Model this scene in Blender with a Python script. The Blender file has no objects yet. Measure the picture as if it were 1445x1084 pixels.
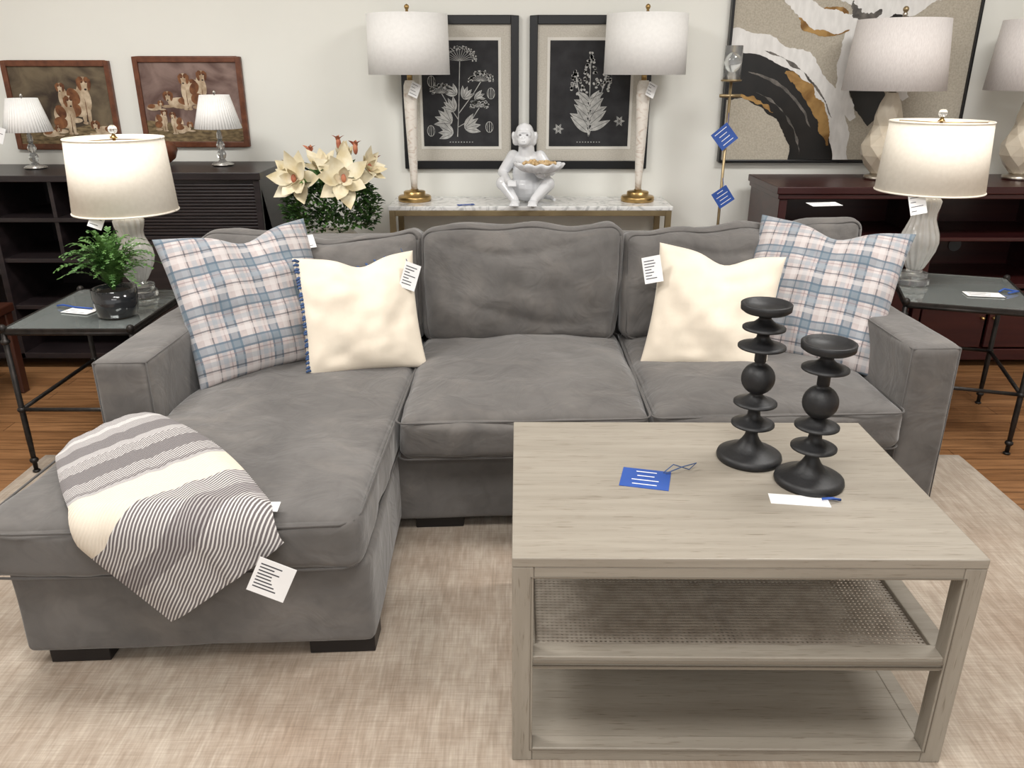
import bpy, bmesh, math, random
from mathutils import Vector, Matrix, noise
random.seed(7)
S=bpy.context.scene
COL=S.collection
try:
    S.view_settings.view_transform='Standard'
except Exception: pass

# ---------------------------------------------------------------- materials
def base_mat(name):
    m=bpy.data.materials.new(name); m.use_nodes=True
    nt=m.node_tree; b=nt.nodes['Principled BSDF']
    return m,nt,b
def lk(nt,a,b): nt.links.new(a,b)
def pm(name,c1,c2=None,rough=.6,metal=0,vs=6,stretch=(1,1,1),bump=0,bs=80,bstretch=None,sheen=0,trans=0,emit=0,coat=0,lo=.35,hi=.65,detail=6,ior=1.45,dist=0,spec=.5):
    m,nt,b=base_mat(name)
    b.inputs['Roughness'].default_value=rough
    b.inputs['Metallic'].default_value=metal
    b.inputs['IOR'].default_value=ior
    b.inputs['Specular IOR Level'].default_value=spec
    if sheen: 
        b.inputs['Sheen Weight'].default_value=sheen
        b.inputs['Sheen Roughness'].default_value=.4
    if trans: b.inputs['Transmission Weight'].default_value=trans
    if coat: b.inputs['Coat Weight'].default_value=coat
    tc=nt.nodes.new('ShaderNodeTexCoord')
    if c2 is None: c2=tuple(min(1,x*1.08) for x in c1)
    mp=nt.nodes.new('ShaderNodeMapping'); mp.inputs['Scale'].default_value=stretch
    lk(nt,tc.outputs['Object'],mp.inputs['Vector'])
    n=nt.nodes.new('ShaderNodeTexNoise'); n.inputs['Scale'].default_value=vs; n.inputs['Detail'].default_value=detail
    n.inputs['Distortion'].default_value=dist
    lk(nt,mp.outputs['Vector'],n.inputs['Vector'])
    r=nt.nodes.new('ShaderNodeValToRGB')
    r.color_ramp.elements[0].position=lo; r.color_ramp.elements[0].color=(*c1,1)
    r.color_ramp.elements[1].position=hi; r.color_ramp.elements[1].color=(*c2,1)
    lk(nt,n.outputs['Fac'],r.inputs['Fac']); lk(nt,r.outputs['Color'],b.inputs['Base Color'])
    if emit:
        lk(nt,r.outputs['Color'],b.inputs['Emission Color']); b.inputs['Emission Strength'].default_value=emit
    if bump:
        mp2=nt.nodes.new('ShaderNodeMapping'); mp2.inputs['Scale'].default_value=bstretch or stretch
        lk(nt,tc.outputs['Object'],mp2.inputs['Vector'])
        n2=nt.nodes.new('ShaderNodeTexNoise'); n2.inputs['Scale'].default_value=bs; n2.inputs['Detail'].default_value=4
        lk(nt,mp2.outputs['Vector'],n2.inputs['Vector'])
        bp=nt.nodes.new('ShaderNodeBump'); bp.inputs['Strength'].default_value=bump; bp.inputs['Distance'].default_value=.01
        lk(nt,n2.outputs['Fac'],bp.inputs['Height']); lk(nt,bp.outputs['Normal'],b.inputs['Normal'])
    return m
def math_(nt,op,a,bv=None):
    n=nt.nodes.new('ShaderNodeMath'); n.operation=op
    if hasattr(a,'default_value') or hasattr(a,'links'): lk(nt,a,n.inputs[0])
    else: n.inputs[0].default_value=a
    if bv is not None:
        if isinstance(bv,(int,float)): n.inputs[1].default_value=bv
        else: lk(nt,bv,n.inputs[1])
    return n.outputs[0]
def mix(nt,fac,a,b,mode='MIX'):
    n=nt.nodes.new('ShaderNodeMix'); n.data_type='RGBA'; n.blend_type=mode
    if isinstance(fac,(int,float)): n.inputs[0].default_value=fac
    else: lk(nt,fac,n.inputs[0])
    for i,v in ((6,a),(7,b)):
        if isinstance(v,tuple): n.inputs[i].default_value=(*v,1)
        else: lk(nt,v,n.inputs[i])
    return n.outputs[2]
def stripe(nt,coord,freq,off,width):
    v=math_(nt,'MULTIPLY',coord,freq); v=math_(nt,'ADD',v,off); v=math_(nt,'FRACT',v)
    return math_(nt,'LESS_THAN',v,width)

def suede_mat():
    m,nt,b=base_mat('suede_taupe_grey')
    tc=nt.nodes.new('ShaderNodeTexCoord')
    def ns(scale,lo,hi,c1,c2,det=5,dist=0,st=(1,1,1)):
        mp=nt.nodes.new('ShaderNodeMapping'); mp.inputs['Scale'].default_value=st; lk(nt,tc.outputs['Object'],mp.inputs[0])
        n=nt.nodes.new('ShaderNodeTexNoise'); n.inputs['Scale'].default_value=scale; n.inputs['Detail'].default_value=det; n.inputs['Distortion'].default_value=dist
        lk(nt,mp.outputs[0],n.inputs['Vector'])
        r=nt.nodes.new('ShaderNodeValToRGB'); e=r.color_ramp.elements; e[0].position=lo; e[0].color=(*c1,1); e[1].position=hi; e[1].color=(*c2,1)
        lk(nt,n.outputs['Fac'],r.inputs[0]); return r.outputs[0],n.outputs['Fac']
    a,_=ns(2.4,.32,.68,(.098,.092,.088),(.145,.136,.129),4,.6)
    p,_=ns(4.5,.50,.72,(1,1,1),(1.24,1.22,1.19),3,1.2,(1,1.8,1))
    q,_=ns(15,.28,.55,(.88,.88,.88),(1.02,1.02,1.02),6,1.2)
    c=mix(nt,1.0,a,p,'MULTIPLY'); c=mix(nt,1.0,c,q,'MULTIPLY'); lk(nt,c,b.inputs['Base Color'])
    b.inputs['Roughness'].default_value=.88; b.inputs['Specular IOR Level'].default_value=.25
    b.inputs['Sheen Weight'].default_value=.32; b.inputs['Sheen Roughness'].default_value=.45
    _,f=ns(6,.4,.6,(0,0,0),(1,1,1),3,1.6)
    bp=nt.nodes.new('ShaderNodeBump'); bp.inputs['Strength'].default_value=.6; bp.inputs['Distance'].default_value=.016
    lk(nt,f,bp.inputs['Height']); lk(nt,bp.outputs[0],b.inputs['Normal'])
    return m
suede=suede_mat()
suede_pipe=pm('suede_seam',(.085,.079,.075),rough=.9,sheen=.3)
blackwood=pm('espresso_leg',(.012,.010,.010),rough=.4)
walls=pm('wall_paint',(.80,.80,.75),(.83,.83,.78),rough=.85,vs=1.5)
ceilm=pm('ceiling_paint',(.85,.85,.83),rough=.9)
trimm=pm('trim_white',(.8,.79,.76),rough=.5)
iron=pm('black_iron',(.018,.016,.015),(.035,.03,.027),rough=.45,metal=.6,vs=30)
mirror=pm('glass_table_top',(.66,.72,.70),(.72,.77,.75),rough=.03,trans=.75,ior=1.75,metal=.2)
brass=pm('antique_brass',(.40,.26,.10),(.55,.38,.17),rough=.32,metal=1,vs=12)
gold=pm('brass_frame',(.34,.26,.15),(.45,.35,.2),rough=.4,metal=.8,vs=8)
marble=pm('marble_top',(.80,.80,.79),(.36,.37,.37),rough=.2,vs=9,dist=3.5,lo=.48,hi=.72,detail=9)
marblec=pm('marble_column',(.80,.75,.68),(.55,.42,.33),rough=.3,vs=12,stretch=(1,1,2),dist=2.5,lo=.5,hi=.72)
shade=pm('linen_shade_white',(.80,.79,.77),(.84,.83,.81),rough=.9,vs=60,emit=.06)
shadew=pm('linen_shade_warm',(.78,.72,.62),(.82,.76,.66),rough=.9,vs=60,emit=.10)
shadeg=pm('linen_shade_oat',(.62,.58,.56),(.70,.66,.64),rough=.9,vs=90,stretch=(3,3,.6),emit=.05)
ceram=pm('ceramic_white',(.74,.75,.77),(.78,.79,.81),rough=.22,vs=3,coat=.3)
ceramc=pm('ceramic_cream',(.55,.47,.36),(.72,.66,.55),rough=.35,vs=6,coat=.3)
glassw=pm('swirled_glass',(.62,.61,.58),(.88,.88,.86),rough=.12,vs=8,trans=.25,coat=.6)
crystal=pm('crystal',(.92,.95,.95),rough=.03,trans=.9,ior=1.48)
matteblack=pm('matte_black_wood',(.008,.008,.009),(.013,.013,.014),rough=.5,vs=20,bump=.08,bs=120)
cream=pm('cream_velvet',(.70,.62,.51),(.78,.70,.58),rough=.9,vs=7,sheen=.3,bump=.15,bs=14)
bluefr=pm('blue_fringe',(.035,.07,.16),(.06,.10,.22),rough=.9)
paper=pm('paper_white',(.80,.80,.80),rough=.7)
ink=pm('ink_dark',(.05,.05,.06),rough=.8)
bluec=pm('blue_card',(.02,.07,.30),(.03,.09,.36),rough=.5)
cherry=pm('cherry_wood',(.030,.007,.008),(.05,.012,.011),rough=.3,vs=4,stretch=(.4,4,6))
espresso=pm('espresso_wood',(.012,.009,.010),(.024,.017,.018),rough=.35,vs=4,stretch=(1,4,8))
brownframe=pm('walnut_frame',(.10,.032,.015),(.17,.06,.028),rough=.35,vs=6,stretch=(4,1,4))
blackframe=pm('black_frame',(.008,.008,.009),rough=.3)
linen=pm('linen_mat',(.48,.45,.39),(.57,.54,.48),rough=.9,vs=160,bump=.05,bs=200)
matw=pm('mat_white',(.66,.64,.59),rough=.9)
printbk=pm('print_charcoal',(.016,.016,.018),(.032,.032,.035),rough=.8,vs=12)
chalk=pm('chalk_grey',(.36,.36,.35),(.56,.56,.54),rough=.9,vs=40)
leafg=pm('leaf_green',(.035,.10,.02),(.10,.21,.05),rough=.5,vs=12)
leafd=pm('leaf_dark',(.012,.040,.012),(.045,.10,.03),rough=.4,vs=12)
petal=pm('magnolia_petal',(.68,.58,.36),(.86,.80,.63),rough=.6,vs=14)
redpet=pm('bud_red',(.32,.08,.05),(.55,.22,.12),rough=.6,vs=30)
potm=pm('dark_glass_pot',(.02,.022,.025),rough=.08,coat=.6)
soil=pm('soil',(.02,.015,.01),rough=1,vs=60)
bead=pm('wood_bead',(.50,.34,.16),(.66,.48,.27),rough=.5,vs=30)

def wood_table(name='grey_washed_oak',st=(1.6,26,26),st2=(7,150,150)):
    m,nt,b=base_mat(name)
    tc=nt.nodes.new('ShaderNodeTexCoord')
    mp=nt.nodes.new('ShaderNodeMapping'); mp.inputs['Scale'].default_value=st
    lk(nt,tc.outputs['Object'],mp.inputs['Vector'])
    n=nt.nodes.new('ShaderNodeTexNoise'); n.inputs['Scale'].default_value=1.6; n.inputs['Detail'].default_value=8; n.inputs['Distortion'].default_value=.8
    lk(nt,mp.outputs[0],n.inputs['Vector'])
    r=nt.nodes.new('ShaderNodeValToRGB')
    e=r.color_ramp.elements; e[0].position=.25; e[0].color=(.25,.222,.182,1); e[1].position=.7; e[1].color=(.315,.284,.237,1)
    lk(nt,n.outputs['Fac'],r.inputs[0])
    mp3=nt.nodes.new('ShaderNodeMapping'); mp3.inputs['Scale'].default_value=st2
    lk(nt,tc.outputs['Object'],mp3.inputs['Vector'])
    n3=nt.nodes.new('ShaderNodeTexNoise'); n3.inputs['Scale'].default_value=2.0; n3.inputs['Detail'].default_value=3; n3.inputs['Distortion'].default_value=.5
    lk(nt,mp3.outputs[0],n3.inputs['Vector'])
    r3=nt.nodes.new('ShaderNodeValToRGB'); e=r3.color_ramp.elements; e[0].position=.30; e[0].color=(.58,.53,.48,1); e[1].position=.40; e[1].color=(1,1,1,1)
    lk(nt,n3.outputs['Fac'],r3.inputs[0])
    c=mix(nt,.8,r.outputs[0],r3.outputs[0],'MULTIPLY'); lk(nt,c,b.inputs['Base Color'])
    b.inputs['Roughness'].default_value=.42
    return m
oak=wood_table()
oakv=wood_table('grey_washed_oak_upright',(26,26,1.6),(150,150,7))
oakdark=pm('cane_weave',(.26,.225,.185),(.36,.32,.27),rough=.6,vs=30)

def floor_mat():
    m,nt,b=base_mat('wood_plank_floor')
    tc=nt.nodes.new('ShaderNodeTexCoord')
    br=nt.nodes.new('ShaderNodeTexBrick'); br.inputs['Scale'].default_value=1
    br.inputs['Brick Width'].default_value=1.1; br.inputs['Row Height'].default_value=.09
    br.inputs['Mortar Size'].default_value=.0016; br.inputs['Color1'].default_value=(.25,.125,.054,1); br.inputs['Color2'].default_value=(.34,.18,.083,1)
    br.inputs['Mortar'].default_value=(.06,.025,.01,1); br.offset=.37
    lk(nt,tc.outputs['Object'],br.inputs['Vector'])
    mp=nt.nodes.new('ShaderNodeMapping'); mp.inputs['Scale'].default_value=(1.5,22,1)
    lk(nt,tc.outputs['Object'],mp.inputs[0])
    n=nt.nodes.new('ShaderNodeTexNoise'); n.inputs['Scale'].default_value=2.5; n.inputs['Detail'].default_value=7; lk(nt,mp.outputs[0],n.inputs['Vector'])
    r=nt.nodes.new('ShaderNodeValToRGB'); e=r.color_ramp.elements; e[0].position=.3; e[0].color=(.55,.5,.45,1); e[1].position=.7; e[1].color=(1.15,1.1,1.05,1)
    lk(nt,n.outputs['Fac'],r.inputs[0])
    lk(nt,mix(nt,1.0,br.outputs['Color'],r.outputs[0],'MULTIPLY'),b.inputs['Base Color'])
    b.inputs['Roughness'].default_value=.3
    return m
def rug_mat():
    m,nt,b=base_mat('distressed_rug')
    tc=nt.nodes.new('ShaderNodeTexCoord')
    def ns(scale,st,lo,hi,c1,c2,det=6):
        mp=nt.nodes.new('ShaderNodeMapping'); mp.inputs['Scale'].default_value=st; lk(nt,tc.outputs['Object'],mp.inputs[0])
        n=nt.nodes.new('ShaderNodeTexNoise'); n.inputs['Scale'].default_value=scale; n.inputs['Detail'].default_value=det; lk(nt,mp.outputs[0],n.inputs['Vector'])
        r=nt.nodes.new('ShaderNodeValToRGB'); e=r.color_ramp.elements; e[0].position=lo; e[0].color=(*c1,1); e[1].position=hi; e[1].color=(*c2,1)
        lk(nt,n.outputs['Fac'],r.inputs[0]); return r.outputs[0],n.outputs['Fac']
    a,_=ns(1.8,(1.4,1,1),.36,.66,(.455,.40,.335),(.335,.265,.205),10)
    s1,_=ns(10,(18,1,1),.33,.67,(1.07,1.07,1.07),(.84,.82,.80),6)
    s2,f=ns(10,(1,20,1),.33,.67,(1.06,1.06,1.06),(.89,.875,.86),6)
    s3,_=ns(6,(7,2,1),.38,.6,(1.05,1.05,1.05),(.88,.85,.82),9)
    c=mix(nt,1.0,a,s1,'MULTIPLY'); c=mix(nt,1.0,c,s2,'MULTIPLY'); c=mix(nt,1.0,c,s3,'MULTIPLY')
    lk(nt,c,b.inputs['Base Color']); b.inputs['Roughness'].default_value=.85
    b.inputs['Sheen Weight'].default_value=.15
    bp=nt.nodes.new('ShaderNodeBump'); bp.inputs['Strength'].default_value=.15; bp.inputs['Distance'].default_value=.01
    lk(nt,f,bp.inputs['Height']); lk(nt,bp.outputs[0],b.inputs['Normal'])
    return m
def plaid_mat():
    m,nt,b=base_mat('blue_plaid')
    tc=nt.nodes.new('ShaderNodeTexCoord'); sp=nt.nodes.new('ShaderNodeSeparateXYZ'); lk(nt,tc.outputs['Object'],sp.inputs[0])
    X,Y=sp.outputs[0],sp.outputs[1]
    n=nt.nodes.new('ShaderNodeTexNoise'); n.inputs['Scale'].default_value=70; n.inputs['Detail'].default_value=5; lk(nt,tc.outputs['Object'],n.inputs['Vector'])
    c=mix(nt,n.outputs['Fac'],(.53,.46,.44),(.36,.32,.32))
    F=1/.135
    for ax,offx in ((X,.1),(Y,.22)):
        for off,w,col,fac in ((0,.26,(.11,.17,.215),.55),(.0,.05,(.06,.10,.145),.6),(-.21,.05,(.06,.10,.145),.6),(-.42,.13,(.58,.55,.54),.5),(-.60,.035,(.04,.045,.06),.65),(-.72,.12,(.26,.31,.35),.45),(-.9,.03,(.20,.14,.15),.45)):
            s=stripe(nt,ax,F,off+offx+3,w)
            s=math_(nt,'MULTIPLY',s,fac)
            c=mix(nt,s,c,col)
    lk(nt,c,b.inputs['Base Color']); b.inputs['Roughness'].default_value=.95; b.inputs['Sheen Weight'].default_value=.2
    n2=nt.nodes.new('ShaderNodeTexNoise'); n2.inputs['Scale'].default_value=12; lk(nt,tc.outputs['Object'],n2.inputs['Vector'])
    bp=nt.nodes.new('ShaderNodeBump'); bp.inputs['Strength'].default_value=.25; bp.inputs['Distance'].default_value=.01
    lk(nt,n2.outputs[0],bp.inputs['Height']); lk(nt,bp.outputs[0],b.inputs['Normal'])
    return m
def throw_mat():
    m,nt,b=base_mat('striped_throw')
    tc=nt.nodes.new('ShaderNodeTexCoord'); sp=nt.nodes.new('ShaderNodeSeparateXYZ'); lk(nt,tc.outputs['UV'],sp.inputs[0])
    U,V=sp.outputs[0],sp.outputs[1]
    def ramp(stops):
        r=nt.nodes.new('ShaderNodeValToRGB'); r.color_ramp.interpolation='CONSTANT'; e=r.color_ramp.elements
        while len(e)>1: e.remove(e[-1])
        e[0].position=0; e[0].color=(*stops[0][1],1)
        for p,cc in stops[1:]:
            q=e.new(p); q.color=(*cc,1)
        lk(nt,U,r.inputs[0]); return r.outputs[0]
    W=(.60,.58,.565); G=(.20,.185,.185); LG=(.40,.38,.375); CR=(.68,.61,.51); D=(.05,.035,.04)
    base=ramp([(0,LG),(.05,W),(.08,LG),(.14,G),(.22,LG),(.26,W),(.33,G),(.42,W),(.49,LG),(.53,CR),(.68,W),(.78,LG),(.85,W)])
    tw=ramp([(0,(.25,.25,.25)),(.14,(.15,.15,.15)),(.22,(0,0,0)),(.26,(1,1,1)),(.33,(.3,.3,.3)),(.42,(1,1,1)),(.51,(.04,.04,.04)),(.68,(1,1,1))])
    a=math_(nt,'MULTIPLY',U,88); a2=math_(nt,'MULTIPLY',V,20); a=math_(nt,'ADD',a,a2)
    f=math_(nt,'FRACT',a); f=math_(nt,'LESS_THAN',f,.56)
    k=math_(nt,'MULTIPLY',f,tw); k=math_(nt,'MULTIPLY',k,.85)
    c=mix(nt,k,base,D)
    lk(nt,c,b.inputs['Base Color']); b.inputs['Roughness'].default_value=.95
    bp=nt.nodes.new('ShaderNodeBump'); bp.inputs['Strength'].default_value=.3; bp.inputs['Distance'].default_value=.003
    lk(nt,math_(nt,'SINE',math_(nt,'MULTIPLY',a,6.28)),bp.inputs['Height']); lk(nt,bp.outputs[0],b.inputs['Normal'])
    return m
plaid=plaid_mat(); throwm=throw_mat()

# ---------------------------------------------------------------- mesh helpers
def group(name,loc=(0,0,0),rz=0):
    e=bpy.data.objects.new(name,None); e.empty_display_size=.1
    e.location=loc; e.rotation_euler=(0,0,math.radians(rz)); COL.objects.link(e); return e
def finish(name,me,mat,parent=None,smooth=True,bevel=0,seg=2,angle=None):
    o=bpy.data.objects.new(name,me); COL.objects.link(o)
    mats=mat if isinstance(mat,(list,tuple)) else [mat]
    for q in mats: me.materials.append(q)
    if parent: o.parent=parent
    if smooth:
        for p in me.polygons: p.use_smooth=True
    if bevel:
        md=o.modifiers.new('bev','BEVEL'); md.width=bevel; md.segments=seg; md.limit_method='ANGLE'; md.angle_limit=math.radians(40)
        md.harden_normals=False
    return o
class MB:
    def __init__(s): s.v=[]; s.f=[]; s.m=[]
    def add(s,vs,fs,mi=0):
        o=len(s.v); s.v+= [tuple(x) for x in vs]; s.f+=[tuple(i+o for i in f) for f in fs]; s.m+=[mi]*len(fs); return s
    def box(s,x0,x1,y0,y1,z0,z1,mi=0,M=None):
        vs=[Vector(p) for p in ((x0,y0,z0),(x1,y0,z0),(x1,y1,z0),(x0,y1,z0),(x0,y0,z1),(x1,y0,z1),(x1,y1,z1),(x0,y1,z1))]
        if M: vs=[M@v for v in vs]
        return s.add(vs,[(0,3,2,1),(4,5,6,7),(0,1,5,4),(1,2,6,5),(2,3,7,6),(3,0,4,7)],mi)
    def lathe(s,prof,c=(0,0,0),n=32,flute=0,nf=0,mi=0,twist=0,cap=True,M=None):
        vs=[];fs=[];k=len(prof)
        for i,(r,z) in enumerate(prof):
            for j in range(n):
                a=2*math.pi*j/n
                rr=r*(1+flute*math.cos(nf*(a+twist*z)))
                p=Vector((c[0]+rr*math.cos(a),c[1]+rr*math.sin(a),c[2]+z))
                if M: p=M@p
                vs.append(p)
        for i in range(k-1):
            for j in range(n):
                fs.append((i*n+j,i*n+(j+1)%n,(i+1)*n+(j+1)%n,(i+1)*n+j))
        if cap:
            if prof[0][0]>1e-4: fs.append(tuple(range(n-1,-1,-1)))
            if prof[-1][0]>1e-4: fs.append(tuple((k-1)*n+j for j in range(n)))
        return s.add(vs,fs,mi)
    def tube(s,pts,rs,n=8,mi=0,cap=True):
        pts=[Vector(p) for p in pts]
        if not isinstance(rs,(list,tuple)): rs=[rs]*len(pts)
        vs=[];fs=[]; up=None
        for i,p in enumerate(pts):
            t=(pts[min(i+1,len(pts)-1)]-pts[max(i-1,0)])
            if t.length<1e-9: t=Vector((0,0,1))
            t.normalize()
            if up is None:
                up=Vector((0,0,1)) if abs(t.z)<.9 else Vector((1,0,0))
            a=t.cross(up)
            if a.length<1e-6: a=t.cross(Vector((0,1,0)))
            a.normalize(); up=a.cross(t).normalized()
            for j in range(n):
                th=2*math.pi*j/n
                vs.append(p+(a*math.cos(th)+up*math.sin(th))*rs[i])
        for i in range(len(pts)-1):
            for j in range(n):
                fs.append((i*n+j,i*n+(j+1)%n,(i+1)*n+(j+1)%n,(i+1)*n+j))
        if cap:
            fs.append(tuple(range(n-1,-1,-1))); fs.append(tuple((len(pts)-1)*n+j for j in range(n)))
        return s.add(vs,fs,mi)
    def ell(s,c,r,n=16,m=10,mi=0,M=None):
        vs=[];fs=[]
        for i in range(m+1):
            ph=math.pi*i/m
            for j in range(n):
                a=2*math.pi*j/n
                p=Vector((r[0]*math.sin(ph)*math.cos(a),r[1]*math.sin(ph)*math.sin(a),r[2]*math.cos(ph)))
                if M: p=M@p
                vs.append(Vector(c)+p)
        for i in range(m):
            for j in range(n):
                fs.append((i*n+j,(i+1)*n+j,(i+1)*n+(j+1)%n,i*n+(j+1)%n))
        return s.add(vs,fs,mi)
    def cap(s,p0,p1,r0,r1,mi=0):
        s.tube([p0,p1],[r0,r1],n=14,mi=mi); s.ell(p0,(r0,)*3,mi=mi); s.ell(p1,(r1,)*3,mi=mi); return s
    def poly(s,pts,mi=0): return s.add(pts,[tuple(range(len(pts)))],mi)
    def obj(s,name,mat,parent=None,smooth=False,bevel=0,seg=2):
        me=bpy.data.meshes.new(name); me.from_pydata(s.v,[],s.f); me.update()
        o=finish(name,me,mat,parent,smooth,bevel,seg)
        for p,mi in zip(me.polygons,s.m): p.material_index=mi
        bm=bmesh.new(); bm.from_mesh(me); bmesh.ops.remove_doubles(bm,verts=bm.verts,dist=1e-6); bmesh.ops.recalc_face_normals(bm,faces=bm.faces); bm.to_mesh(me); bm.free()
        return o

def softbox(name,x0,x1,y0,y1,z0,z1,r,mat,parent,puff=(0,0,0),wr=.0,wf=5,cuts=26,fn=None,seed=0,M=None):
    bm=bmesh.new(); bmesh.ops.create_cube(bm,size=2)
    bmesh.ops.subdivide_edges(bm,edges=bm.edges[:],cuts=cuts,use_grid_fill=True)
    hx,hy,hz=(x1-x0)/2,(y1-y0)/2,(z1-z0)/2; c=Vector(((x0+x1)/2,(y0+y1)/2,(z0+z1)/2))
    rr=min(r,hx*.99,hy*.99,hz*.99)
    for v in bm.verts:
        p=[math.sin(q*math.pi/2) for q in v.co]
        q=Vector((p[0]*hx,p[1]*hy,p[2]*hz))
        inn=Vector([max(-(h-rr),min(h-rr,a)) for a,h in zip(q,(hx,hy,hz))])
        d=(q-inn); 
        if d.length>1e-9: d.normalize()
        w=inn+d*rr
        ex=[(1-a**4) for a in p]
        w.x+=puff[0]*p[0]*ex[1]*ex[2]; w.y+=puff[1]*p[1]*ex[0]*ex[2]; w.z+=puff[2]*p[2]*ex[0]*ex[1]
        if wr:
            g=noise.noise(Vector((w.x*wf+seed,w.y*wf,w.z*wf)))+.5*noise.noise(Vector((w.x*wf*2.3,w.y*wf*2.3+seed,w.z*wf*2.3)))
            w+=d*g*wr
        w=w+c
        if fn: w=fn(w)
        if M: w=M@w
        v.co=w
    me=bpy.data.meshes.new(name); bm.to_mesh(me); bm.free()
    return finish(name,me,mat,parent,True)

def keep(o,g):
    bpy.context.view_layer.update()
    o.parent=g; o.matrix_parent_inverse=g.matrix_world.inverted()

def tag(parent,loc,rot,w,h,mat=paper,lines=4,lm=None,name='price_tag',string=None):
    mb=MB(); mb.box(-w/2,w/2,-h/2,h/2,-.0006,.0006)
    st=random.getstate(); random.seed(int(abs(loc[0])*1000)+3)
    for i in range(lines):
        y=h*.34-i*h*.66/max(1,lines-1) if lines>1 else 0
        l=w*random.uniform(.3,.75)
        x0=-w*.40 if lm is None else -l/2
        t=h*.016
        for zz in ((.0006,.0011),(-.0011,-.0006)): mb.box(x0,x0+l,y-t,y+t,*zz,mi=1)
    random.setstate(st)
    o=mb.obj(name,[mat,lm or ink])
    o.location=loc; o.rotation_euler=[math.radians(a) for a in rot]
    if parent: keep(o,parent)
    if string:
        m2=MB(); m2.tube(string[0],.0014,n=5); s=m2.obj('tag_string',string[1]); 
        if parent: keep(s,parent)
        else: keep(s,o)
    return o

# ---------------------------------------------------------------- room
WY=4.55
MB().box(-4.2,4.2,-3,WY+.1,-.05,0).obj('floor',floor_mat())
MB().box(-4.2,4.2,WY,WY+.1,0,2.9).obj('wall_back',walls)
MB().box(-4.3,-4.2,-3,WY+.1,0,2.9).obj('wall_left',walls)
MB().box(4.2,4.3,-3,WY+.1,0,2.9).obj('wall_right',walls)
MB().box(-4.3,4.3,-3,WY+.1,2.9,3.0).obj('ceiling',ceilm)
MB().box(-4.2,4.2,WY-.015,WY,0,.11).obj('baseboard_back',trimm,bevel=.004)
softbox('area_rug',-1.88,1.80,.1,2.90,0.0005,.012,.005,rug_mat(),None,cuts=12)

# ---------------------------------------------------------------- sofa
TH=3.0; O=(-1.225,1.705,0.012)
SW=2.67
sofa=group('sectional_sofa',O,TH)
def shr(s,t): return s+.085*(t-.53)*(1-.6*s/SW)
def sofaW(s,t,z):
    a=math.radians(TH); s=shr(s,t); return Vector((O[0]+s*math.cos(a)-t*math.sin(a),O[1]+s*math.sin(a)+t*math.cos(a),O[2]+z))
AW=.165; CW=.90; TF=.53; ZT=.435; ZB=.285; C0=-.045; S2=.785
def sm(a,b,x):
    x=max(0,min(1,(x-a)/(b-a))); return x*x*(3-2*x)
softbox('chaise_base',0.0,CW-.015,C0,1.5,.045,ZB+.01,.02,suede,sofa,puff=(.004,.004,0),wr=.004,wf=4,fn=lambda w:Vector((w.x+.028*(1-sm(C0,.6,w.y))*(1-.3*(w.x>.45)),w.y,w.z)))
softbox('seat_base',CW-.03,SW-AW+.01,TF+.03,1.5,.045,ZB+.02,.02,suede,sofa,wr=.003,wf=4)
softbox('arm_left',0.0,AW,TF,1.50,.045,.635,.022,suede,sofa,puff=(.004,.006,.004),wr=.005,wf=4)
softbox('arm_right',SW-AW,SW,TF,1.50,.045,.635,.022,suede,sofa,puff=(.004,.006,.004),wr=.005,wf=4,seed=4)
softbox('back_frame',0.0,SW,1.40,1.54,.045,.82,.03,suede,sofa,puff=(0,.0,.004),wr=.006,wf=3,cuts=34)
def chfn(w):
    L=sm(TF-.03,TF+.01,w.y)*(AW+.01)
    w=w.copy(); w.x=L+(w.x)*(CW-.01-L)/(CW-.01); return w
softbox('chaise_cushion',-.012,CW-.01,C0-.035,1.36,ZB+.005,ZT,.035,suede,sofa,puff=(.006,.012,.022),wr=.014,wf=4,cuts=40,fn=chfn)
softbox('seat_cushion_1',CW,CW+S2,TF-.045,1.36,ZB+.02,ZT+.008,.035,suede,sofa,puff=(.004,.02,.038),wr=.015,wf=4,seed=2)
softbox('seat_cushion_2',CW+S2+.01,SW-AW-.004,TF-.045,1.36,ZB+.02,ZT+.008,.035,suede,sofa,puff=(.004,.02,.038),wr=.015,wf=4,seed=9)
def ztop(s,t):
    x=(s-.44)/.45; y=(t-.64)/.72
    x=max(-1,min(1,x)); y=max(-1,min(1,y))
    return ZT+.022*(1-x**4)*(1-y**4)
pipe=MB()
def rr_loop(x0,x1,y0,y1,z,r,n=6,zf=None):
    pts=[]
    for cx,cy,a0 in ((x1-r,y1-r,0),(x0+r,y1-r,90),(x0+r,y0+r,180),(x1-r,y0+r,270)):
        for k in range(n+1):
            a=math.radians(a0+90*k/n); pts.append((cx+r*math.cos(a),cy+r*math.sin(a),z))
    pts.append(pts[0]); return pts
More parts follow.
